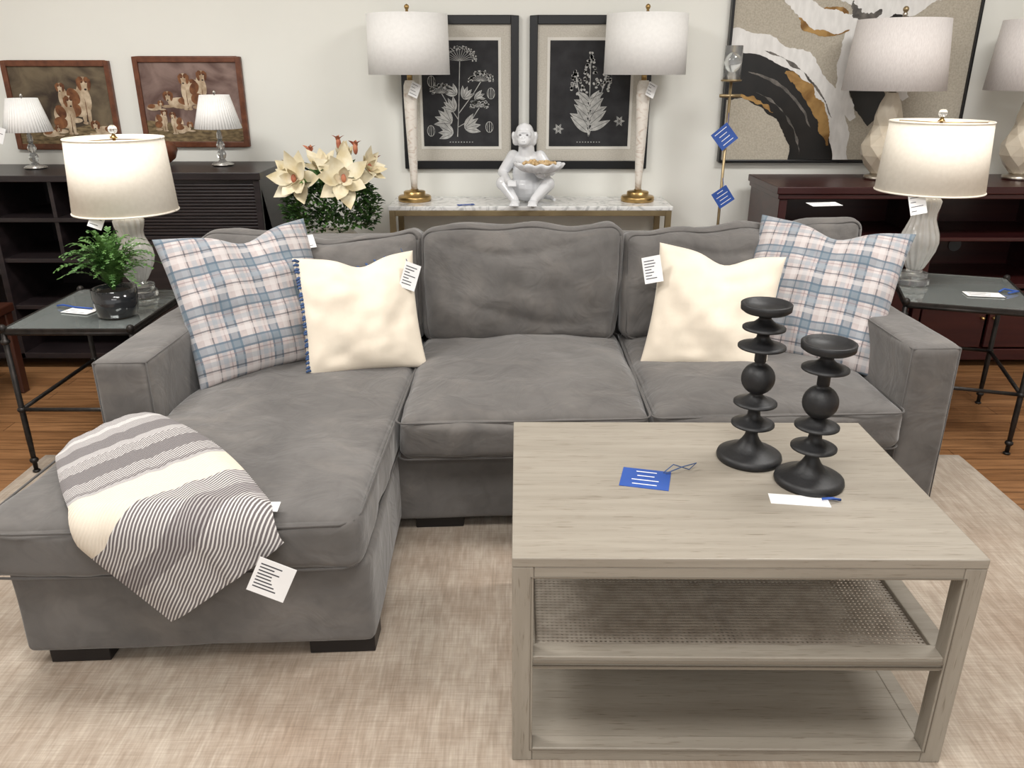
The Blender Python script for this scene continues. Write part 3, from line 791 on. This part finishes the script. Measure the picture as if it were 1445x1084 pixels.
# ---------------------------------------------------------------- wall art
def framed(name,x0,x1,z0,z1,bar,fm,dep=.03):
    g=group(name,(x0,WY-dep,z0)); w=x1-x0;h=z1-z0
    m=MB(); m.box(0,bar,0,dep,0,h); m.box(w-bar,w,0,dep,0,h); m.box(bar,w-bar,0,dep,0,bar); m.box(bar,w-bar,0,dep,h-bar,h)
    m.obj('frame',fm,g,bevel=.003); return g,w,h
def ellp(cx,cz,rx,rz,y,rot=0,n=20):
    return [(cx+rx*math.cos(a)*math.cos(rot)-rz*math.sin(a)*math.sin(rot),y,cz+rx*math.cos(a)*math.sin(rot)+rz*math.sin(a)*math.cos(rot)) for a in [2*math.pi*i/n for i in range(n)]]
def ribbon(mb,pts,w,y,mi=0):
    for (a,b) in zip(pts,pts[1:]):
        a=Vector(a);b=Vector(b); d=(b-a); 
        if d.length<1e-6: continue
        nrm=Vector((-d.y,d.x)).normalized()*w/2
        mb.poly([(a.x+nrm.x,y,a.y+nrm.y),(a.x-nrm.x,y,a.y-nrm.y),(b.x-nrm.x,y,b.y-nrm.y),(b.x+nrm.x,y,b.y+nrm.y)],mi)
def pleaf(mb,x,z,ang,l,w,y,mi=0):
    n=8; pts=[]
    for i in range(n+1):
        q=i/n; pts.append((q*l,w/2*math.sin(math.pi*q**.8)))
    for i in range(n-1,0,-1):
        q=i/n; pts.append((q*l,-w/2*math.sin(math.pi*q**.8)))
    c,s=math.cos(ang),math.sin(ang)
    mb.poly([(x+a*c-b*s,y,z+a*s+b*c) for a,b in pts],mi)
    ribbon(mb,[(x+l*.08*c,z+l*.08*s),(x+l*.9*c,z+l*.9*s)],.0018,y-.0006,1)
def botanical(x0,x1,z0,z1,kind):
    g,w,h=framed('botanical_print',x0,x1,z0,z1,.042,blackframe)
    MB().box(.04,w-.04,.012,.028,.04,h-.04).obj('linen_mat',linen,g)
    a,b,c,d=.108,w-.108,.118,h-.118
    MB().box(a-.015,b+.015,.010,.0125,c-.015,d+.015).obj('inner_mat',matw,g)
    MB().box(a,b,.008,.0105,c,d).obj('print',printbk,g)
    m=MB(); y=.0072; cx=(a+b)/2; random.seed(kind)
    if kind==1:
        stems=[((cx-.02,c+.05),(cx-.01,c+.2),(cx+.0,d-.10)),((cx-.01,c+.17),(cx+.07,c+.27),(cx+.11,c+.33)),((cx-.015,c+.14),(cx-.07,c+.22),(cx-.10,c+.27)),((cx-.015,c+.1),(cx+.06,c+.14),(cx+.10,c+.2))]
        for s in stems: ribbon(m,s,.004,y)
        for ex,ez,rr in ((cx,d-.10,.08),(cx+.11,c+.33,.055),(cx-.10,c+.27,.05),(cx+.10,c+.2,.04)):
            for k in range(13):
                an=math.radians(10+160*k/12); px,pz=ex+rr*math.cos(an),ez+rr*.8*math.sin(an)
                ribbon(m,[(ex,ez),(px,pz)],.0018,y)
                for q in range(8): m.poly(ellp(px+random.uniform(-.013,.013),pz+random.uniform(-.010,.010),.0042,.0042,y-.0002,n=8))
        for px,pz,an,l in ((cx-.015,c+.1,2.6,.13),(cx-.01,c+.16,2.3,.10),(cx-.015,c+.08,.4,.12),(cx,c+.22,1.0,.09),(cx-.01,c+.06,2.9,.11),(cx,c+.25,2.5,.08),(cx+.05,c+.24,.2,.08)):
            for t in (-.6,-.2,.2,.6): pleaf(m,px+l*.3*math.cos(an),pz+l*.3*math.sin(an),an+t,l*.75,l*.28,y-.0002*(t+1))
        for px,pz in ((a+.04,c+.08),(b-.05,c+.1),(b-.04,c+.27),(a+.05,d-.2)):
            ribbon(m,[(px+.02*math.cos(t*.5),pz+.028*math.sin(t*.5)) for t in range(14)],.003,y); ribbon(m,[(px,pz-.028),(px,pz+.028)],.003,y)
            ribbon(m,[(px-.011,pz-.022),(px-.011,pz+.022)],.002,y); ribbon(m,[(px+.011,pz-.022),(px+.011,pz+.022)],.002,y)
    else:
        for sx,tx,tz in ((0,0,d-.06),(-.01,-.085,d-.15),(.01,.10,d-.13)):
            p0=(cx,c+.05);p1=(cx+tx*.4,c+.2);p2=(cx+tx,tz); ribbon(m,[p0,p1,p2],.004,y)
            for k in range(44):
                q=k/43; px=p1[0]+(p2[0]-p1[0])*(.45+.55*q); pz=p1[1]+(p2[1]-p1[1])*(.45+.55*q)
                rr=.036*(1-q)+.006; an=random.uniform(0,6.28)
                m.poly(ellp(px+rr*math.cos(an),pz+rr*.5*math.sin(an),.008,.006,y-.0002,rot=an,n=8))
        for k in range(14):
            q=k/13; sgn=1 if k%2 else -1
            an=math.radians(90-sgn*(50+18*math.sin(k*2.1)))
            pleaf(m,cx,c+.07+q*.17,an,.13-.05*q,.038,y-.0003-.00001*k)
        for px,pz in ((a+.05,c+.09),(b-.05,c+.13)):
            for k in range(6): pleaf(m,px,pz,k*1.05,.03,.012,y)
    for k in range(9): m.poly(ellp(cx-.06+k*.015,c+.022,.004,.0025,y,n=6))
    m.obj('engraving',[chalk,printbk],g)
    return g
botanical(-.585,.036,.95,1.716,1); botanical(.092,.735,.95,1.716,2)

dogc=pm('dog_cream',(.34,.24,.15),(.62,.50,.36),rough=.8,vs=22,lo=.38,hi=.62)
dogb=pm('dog_brown',(.10,.035,.015),(.26,.11,.045),rough=.8,vs=25)
dogk=pm('dog_black',(.02,.012,.01),rough=.8)
def dogpic(x0,x1,z0,z1,kind):
    g,w,h=framed('dog_painting',x0,x1,z0,z1,.028,brownframe,.025)
    bgc=pm('painting_ground_%d'%kind,(.035,.022,.015) if kind==1 else (.08,.04,.032),(.17,.13,.08) if kind==1 else (.26,.18,.155),rough=.7,vs=7,lo=.34,hi=.66,dist=.8)
    MB().box(.026,w-.026,.010,.022,.026,h-.026).obj('canvas',bgc,g)
    gr=pm('painting_straw_%d'%kind,(.10,.07,.035),(.26,.19,.10),rough=.8,vs=30,stretch=(1,1,3))
    m=MB(); pts=[(.027,.0095,.027),(w-.027,.0095,.027),(w-.027,.0095,h*.26)]+[(w*(1-q)-.027*(1-2*q),.0095,h*(.26+.04*math.sin(q*9))) for q in (.25,.5,.75)]+[(.027,.0095,h*.3)]
    m.poly(pts); m.obj('straw_ground',gr,g)
    m=MB(); y=.009
    def dog(cx,cz,s,f=1,lying=False):
        nonlocal y
        y-=.0004
        e=lambda dx,dz,rx,rz,mi=0,rot=0,k=0: m.poly(ellp(cx+f*dx*s,cz+dz*s,rx*s,rz*s,y-k,rot*f),mi)
        if not lying:
            e(-.10,.20,.17,.22,0,.5); e(-.18,.10,.13,.11,1,0,.00005); e(.02,.27,.11,.22,0,.1,.0001); e(-.14,.30,.09,.13,1,.5,.00012)
            e(.06,.05,.035,.17,0,0,.00014); e(-.02,.05,.035,.17,0,0,.00014); e(.07,-.10,.05,.022,0,0,.00015); e(-.01,-.10,.05,.022,0,0,.00015); e(-.18,-.06,.12,.04,0,0,.00015)
            e(.03,.10,.006,.16,1,0,.00016)
            hx,hz=.05,.50
        else:
            e(-.14,.02,.28,.12,0,.05); e(-.24,.06,.15,.08,1,.1,.00005); e(.16,-.05,.14,.03,0,0,.0001); hx,hz=.12,.18
        e(hx,hz,.085,.09,0,0,.00018); e(hx+.015,hz-.06,.05,.065,0,0,.0002); e(hx-.075,hz-.03,.032,.09,1,.2,.00022); e(hx+.085,hz-.03,.028,.085,1,-.2,.00022)
        e(hx-.04,hz+.04,.045,.05,1,.4,.00024); e(hx+.05,hz+.04,.04,.045,1,-.4,.00024)
        e(hx+.018,hz-.10,.020,.015,2,0,.00028); e(hx-.022,hz+.01,.010,.010,2,0,.00028); e(hx+.045,hz+.01,.010,.010,2,0,.00028)
    if kind==1:
        for d in ((.10,.16,.14,1,True),(.30,.21,.22,-1,False),(.40,.17,.34,1,False),(.31,.11,.28,1,False),(.47,.09,.22,-1,True),(.22,.08,.16,1,True)): dog(*d)
    else:
        for d in ((.19,.22,.24,-1,True),(.34,.24,.25,1,False),(.27,.22,.26,-1,False),(.12,.10,.16,1,False),(.18,.085,.16,-1,False),(.24,.09,.15,1,True),(.36,.11,.18,-1,True),(.45,.13,.19,-1,True),(.10,.2,.14,1,True)): dog(*d)
    m.obj('hounds',[dogc,dogb,dogk],g)
dogpic(-2.69,-2.12,1.052,1.50,1); dogpic(-1.995,-1.425,1.065,1.52,2)

g,w,h=framed('abstract_painting',1.125,2.41,.985,2.26,.014,blackframe,.045)
canvas=pm('raw_linen_canvas',(.40,.36,.295),(.50,.46,.38),rough=.9,vs=120,stretch=(1,1,1))
MB().box(.012,w-.012,.015,.04,.012,h-.012).obj('canvas',canvas,g)
pk=pm('paint_black',(.006,.006,.006),(.014,.012,.011),rough=.3,vs=10); pw=pm('paint_white',(.72,.71,.69),(.82,.81,.79),rough=.5,vs=14,stretch=(3,1,1)); pg=pm('paint_gold',(.20,.10,.03),(.46,.28,.10),rough=.35,metal=.4,vs=9,dist=1); pgr=pm('paint_grey',(.06,.055,.05),(.20,.18,.16),rough=.5,vs=20)
def band(mb,cx,cz,r0,r1,a0,a1,y,mi,j=.012,seed=0,taper=0,sx=1,sz=1):
    n=90; vs=[];fs=[]
    for i in range(n+1):
        q=i/n; a=math.radians(a0+(a1-a0)*q)
        mid=(r0+r1)/2; hw=(r1-r0)/2*(1-taper*abs(2*q-1)**3)
        for k,s in ((0,-1),(1,1)):
            rr=mid+s*hw+j*noise.noise(Vector((i*.09+seed,k*7,seed)))+j*.18*noise.noise(Vector((i*.6+seed,k*5,3)))
            vs.append((cx+sx*rr*math.cos(a),y,cz+sz*rr*math.sin(a)))
    for i in range(n): fs.append((2*i,2*i+1,2*i+3,2*i+2))
    mb.add(vs,fs,mi)
m=MB()
C=(.03,-.03)
band(m,*C,.555,.69,2,97,.0146,1,.03,1,.1)
band(m,*C,.61,.62,25,75,.0143,3,.015,8,.9)
band(m,*C,.36,.585,0,97,.0140,0,.02,2)
band(m,*C,.535,.60,12,60,.0137,2,.02,3,.8)
band(m,*C,.49,.505,25,80,.0136,3,.010,5,.9)
band(m,*C,.41,.417,10,70,.0136,3,.010,6,.9)
band(m,*C,.365,.385,50,88,.0135,2,.012,7,.9)
band(m,.62,.96,.0,.19,0,358,.0144,0,.05,11,0,1.5,.8)
band(m,1.10,.50,.28,.46,120,225,.0142,0,.03,12,.2)
band(m,1.10,.50,.45,.52,120,215,.0140,1,.03,13,.5)
band(m,1.16,.46,.20,.27,110,215,.0139,1,.03,14,.5)
band(m,.50,.70,.0,.10,0,358,.0138,2,.03,15,0,1.4,.7)
band(m,.62,1.12,.38,.48,205,300,.0136,1,.03,16,.8)
band(m,.80,1.35,.52,.62,235,320,.0134,1,.03,17,.8)
band(m,.70,.80,.06,.10,180,330,.0133,3,.02,18,.8)
band(m,1.0,.98,.05,.16,150,330,.0132,0,.04,19,.5,1.6,.7)
m.v=[(max(.014,min(w-.014,x)),y,max(.014,min(h-.014,z))) for x,y,z in m.v]
m.obj('brush_strokes',[pk,pw,pg,pgr],g)

# ---------------------------------------------------------------- small pleated lamps + left cabinets
nick=pm('nickel',(.5,.48,.45),rough=.25,metal=1)
def small_lamp(x,y,z):
    g=group('crystal_accent_lamp',(x,y,z))
    m=MB(); m.lathe([(0,0),(.05,0),(.052,.008),(.045,.014),(.02,.02),(.016,.028)],n=24); m.obj('base',crystal,g,smooth=True)
    m=MB(); m.lathe([(.010,.026),(.020,.04),(.024,.055),(.018,.07),(.010,.078),(.018,.088),(.022,.10),(.016,.115),(.009,.122),(.014,.135),(.012,.16),(.006,.175),(.006,.2)],n=10); m.obj('crystal_stem',crystal,g)
    m=MB(); m.lathe([(.006,.0),(.006,.2)],c=(0,0,.0),n=12); m.tube([(0,0,.2),(0,0,.345)],.003); m.ell((0,0,.35),(.007,.007,.009)); m.lathe([(.052,.002),(.055,.007)],n=24); m.obj('metal_rod',nick,g,smooth=True)
    m=MB(); m.lathe([(.112,.18),(.070,.338)],n=180,flute=.022,nf=45,cap=False); o=m.obj('pleated_shade',shade,g,smooth=True)
    md=o.modifiers.new('s','SOLIDIFY'); md.thickness=.002
    return g
sl=small_lamp(-2.425,4.2,.987); small_lamp(-1.47,4.2,1.002)
tag(sl,(-2.50,4.07,1.16),(85,20,10),.055,.075,lines=4)

g=group('wine_cabinet',(-3.1,3.92,0))
m=MB(); W1=1.18; D1=.50
m.box(-.01,W1+.01,-.01,D1,.955,.985)
for x in (0,.55,W1-.03): m.box(x,x+.03,0,D1,.06,.955)
m.box(0,W1,D1-.02,D1,.06,.955); m.box(0,W1,0,D1,.06,.09)
for z in (.32,.56,.76): m.box(.57,W1,0.01,D1,z,z+.022)
m.box(0,.57,0.01,D1,.5,.522)
m.box(.86,.88,.02,D1,.56,.955)
for k in range(4):
    z=.58+.1*k; m.box(.03,.55,.01,D1-.02,z,z+.012)
for k in range(5):
    x=.1+.09*k; m.box(x,x+.012,.01,D1-.02,.52,.955)
for x in (.0,W1-.05):
    m.box(x,x+.05,0,.05,0,.06); m.box(x,x+.05,D1-.05,D1,0,.06)
m.obj('carcass',espresso,g,bevel=.003)
g=group('sideboard',(-1.90,3.92,0))
m=MB(); W1=.69
m.box(-.01,W1+.01,-.012,D1,.965,1.0); m.box(0,W1,.02,D1,.06,.965)
m.box(0,.03,0,D1,.0,.965); m.box(W1-.03,W1,0,D1,0,.965); m.box(0.03,W1-.03,0,.03,.06,.10)
for k in range(16): m.box(.03,W1-.03,.006,.024,.70+k*.0155,.70+k*.0155+.012)
for x in (.03,.35): m.box(x+.005,x+.30,.004,.02,.12,.67)
m.box(.03,W1-.03,.0,.03,.675,.695)
m.obj('carcass',espresso,g,bevel=.003)
m=MB(); 
for x in (.31,.37): m.ell((x,-.006,.45),(.008,.012,.008))
m.obj('knobs',brass,g,smooth=True)
g=group('decorative_bowl',(-1.80,4.25,1.001)); m=MB(); m.lathe([(0,.0),(.03,0),(.07,.03),(.085,.07),(.075,.10),(.05,.115),(0,.118)],n=30); m.obj('body',brownframe,g,smooth=True)

# dark wooden stool at the far left edge
g=group('wooden_stool',(-2.80,3.22,0))
m=MB()
for x in (0,.40):
    for y in (0,.36): m.box(x,x+.05,y,y+.05,0,.40)
m.box(-.01,.46,-.01,.42,.40,.44)
m.box(.05,.40,.01,.03,.33,.40); m.box(.05,.40,.38,.40,.33,.40); m.box(.01,.03,.05,.36,.33,.40); m.box(.42,.44,.05,.36,.33,.40)
m.obj('frame',pm('mahogany',(.035,.012,.008),(.06,.02,.012),rough=.35,vs=8,stretch=(1,1,.3)),g,bevel=.006)

# ---------------------------------------------------------------- media cabinet right
g=group('media_cabinet',(1.30,3.95,0))
m=MB(); W2=2.2; D2=.5; H2=.93
m.box(-.02,W2,-.02,D2,H2-.035,H2); m.box(-.01,W2,-.01,D2,H2-.06,H2-.035)
for x in (0,.75,1.47,W2-.04): m.box(x,x+.04,0,D2,.06,H2-.06)
m.box(0,W2,0,D2,.04,.10); m.box(.04,W2,.01,D2,.42,.445)
m.box(.04,W2,.012,D2,.66,.68)
for x0 in (.04,.79,1.51): 
    m.box(x0+.01,x0+.34,.0,.02,.11,.41); m.box(x0+.36,x0+.69,.0,.02,.11,.41)
m.obj('carcass',cherry,g,bevel=.004)
m=MB(); m.box(.04,W2-.04,D2-.02,D2-.005,.1,H2-.06); m.obj('back_panel',cherry,g)
m=MB()
for x in (.41,1.16,1.88):
    m.lathe([(.035,0),(.035,.003)],n=24,M=Matrix.Translation((x,D2-.024,.55))@Matrix.Rotation(math.radians(90),4,'X'))
m.obj('cable_ports',pm('port_grey',(.12,.12,.12),rough=.6),g)
m=MB()
for x0 in (.04,.79,1.51):
    for x in (x0+.32,x0+.38): m.ell((x,-.01,.27),(.01,.014,.01))
m.obj('knobs',brass,g,smooth=True)

bnick=pm('brushed_nickel',(.5,.46,.4),rough=.3,metal=1)
def facet_lamp(x,y,z,rot):
    g=group('faceted_ceramic_lamp',(x,y,z),rot)
    m=MB(); vs=[];fs=[]; n=8
    rings=[(.045,.03,0),(.080,.07,.5),(.108,.12,0),(.110,.17,.5),(.085,.22,0),(.066,.265,.5),(.066,.31,0),(.050,.37,.5),(.026,.42,0)]
    for r,zz,of in rings:
        for j in range(n):
            a=2*math.pi*(j+of)/n; vs.append((r*math.cos(a),r*math.sin(a),zz))
    for i in range(len(rings)-1):
        o0=rings[i][2]>0
        for j in range(n):
            a0=i*n+j;a1=i*n+(j+1)%n;b0=(i+1)*n+j;b1=(i+1)*n+(j+1)%n
            if not o0: fs+= [(a0,a1,b0),(a1,b1,b0)]
            else: fs+=[(a0,b1,b0),(a0,a1,b1)]
    fs.append(tuple(range(n)))
    m.add(vs,fs); m.obj('faceted_body',ceramc,g)
    m=MB(); m.lathe([(0,0),(.075,0),(.075,.02),(.05,.024),(.045,.034)],n=32); m.tube([(0,0,.41),(0,0,.77)],.006)
    m.lathe([(.018,.40),(.018,.47)],n=16); m.lathe([(.008,.755),(.012,.775),(.006,.785)],n=12)
    for a in range(3):
        an=a*2.094; m.tube([(0,0,.742),(.21*math.cos(an),.21*math.sin(an),.742)],.002,n=6)
    m.obj('nickel_base',bnick,g,smooth=True)
    m=MB(); m.ell((0,0,.795),(.014,)*3); m.obj('finial',gold,g,smooth=True)
    m=MB(); m.lathe([(.240,.43),(.210,.75)],n=64,cap=False); o=m.obj('drum_shade',shadeg,g,smooth=True)
    md=o.modifiers.new('s','SOLIDIFY'); md.thickness=.003
facet_lamp(1.885,4.22,.93,10); facet_lamp(2.60,4.22,.93,30)

# ---------------------------------------------------------------- brass candle stand
g=group('hurricane_floor_stand',(1.055,4.12,0))
m=MB(); m.lathe([(0,0),(.12,0),(.12,.012),(.03,.02),(.012,.04)],n=32); m.tube([(0,0,.03),(0,0,1.40)],.007,n=10)
m.lathe([(.01,0),(.048,.004),(.05,.01),(.01,.014)],c=(0,0,1.40),n=28); m.box(-.05,.05,-.006,.006,1.33,1.345)
m.obj('brass_pole',gold,g,smooth=True)
m=MB(); m.lathe([(.042,0),(.042,.15)],c=(0,0,1.412),n=32,cap=False); o=m.obj('glass_hurricane',crystal,g,smooth=True)
md=o.modifiers.new('s','SOLIDIFY'); md.thickness=.003
tag(g,(1.04,4.09,1.15),(85,-40,0),.095,.095,bluec,4,paper,'blue_tag',string=([(1.055,4.11,1.26),(1.05,4.09,1.2)],bluec))
tag(g,(1.06,4.09,.86),(85,-35,0),.085,.085,bluec,4,paper,'blue_tag',string=([(1.055,4.11,.95),(1.06,4.09,.91)],bluec))

# cards on end tables
c1=tag(None,(-1.66,2.97,.5905),(0,0,-15),.12,.07,paper,3,None,'price_card')
c2=tag(None,(1.92,3.17,.602),(0,0,-10),.14,.07,paper,4,None,'price_card')
m=MB(); m.tube([(-1.78,3.03,.594),(-1.75,3.02,.60),(-1.70,3.01,.594),(-1.62,2.985,.596)],.0035,n=6); keep(m.obj('blue_ribbon',bluec,None,smooth=True),c1)
m=MB(); m.tube([(2.0,3.20,.606),(2.03,3.22,.612),(2.08,3.20,.606),(2.02,3.17,.608)],.004,n=6); keep(m.obj('blue_ribbon',bluec,None,smooth=True),c2)

# ---------------------------------------------------------------- lights & camera
def area(name,loc,sx,sy,e,rot=(0,0,0),col=(1,1,1)):
    l=bpy.data.lights.new(name,'AREA'); l.shape='RECTANGLE'; l.size=sx; l.size_y=sy; l.energy=e; l.color=col
    o=bpy.data.objects.new(name,l); COL.objects.link(o); o.location=loc; o.rotation_euler=[math.radians(a) for a in rot]
    return o
cc=(1,.985,.955)
area('ceiling_light',(-1.8,2.3,2.86),1.2,.6,64,col=cc)
area('ceiling_light',(1.8,2.3,2.86),1.2,.6,56,col=cc)
area('ceiling_light',(0,.6,2.86),1.6,.8,58,col=cc)
area('ceiling_light',(0,-1.8,2.86),2.4,.8,52,col=cc)
w=bpy.data.worlds.new('World'); S.world=w; w.use_nodes=True
w.node_tree.nodes['Background'].inputs[0].default_value=(1,.99,.975,1); w.node_tree.nodes['Background'].inputs[1].default_value=.98

cam=bpy.data.cameras.new('Camera'); co=bpy.data.objects.new('Camera',cam); COL.objects.link(co)
co.location=(0,0,1.45); co.rotation_euler=(math.radians(90-21.36),0,0)
cam.sensor_width=36; cam.lens=1130/1445*36; cam.clip_start=.05
S.camera=co
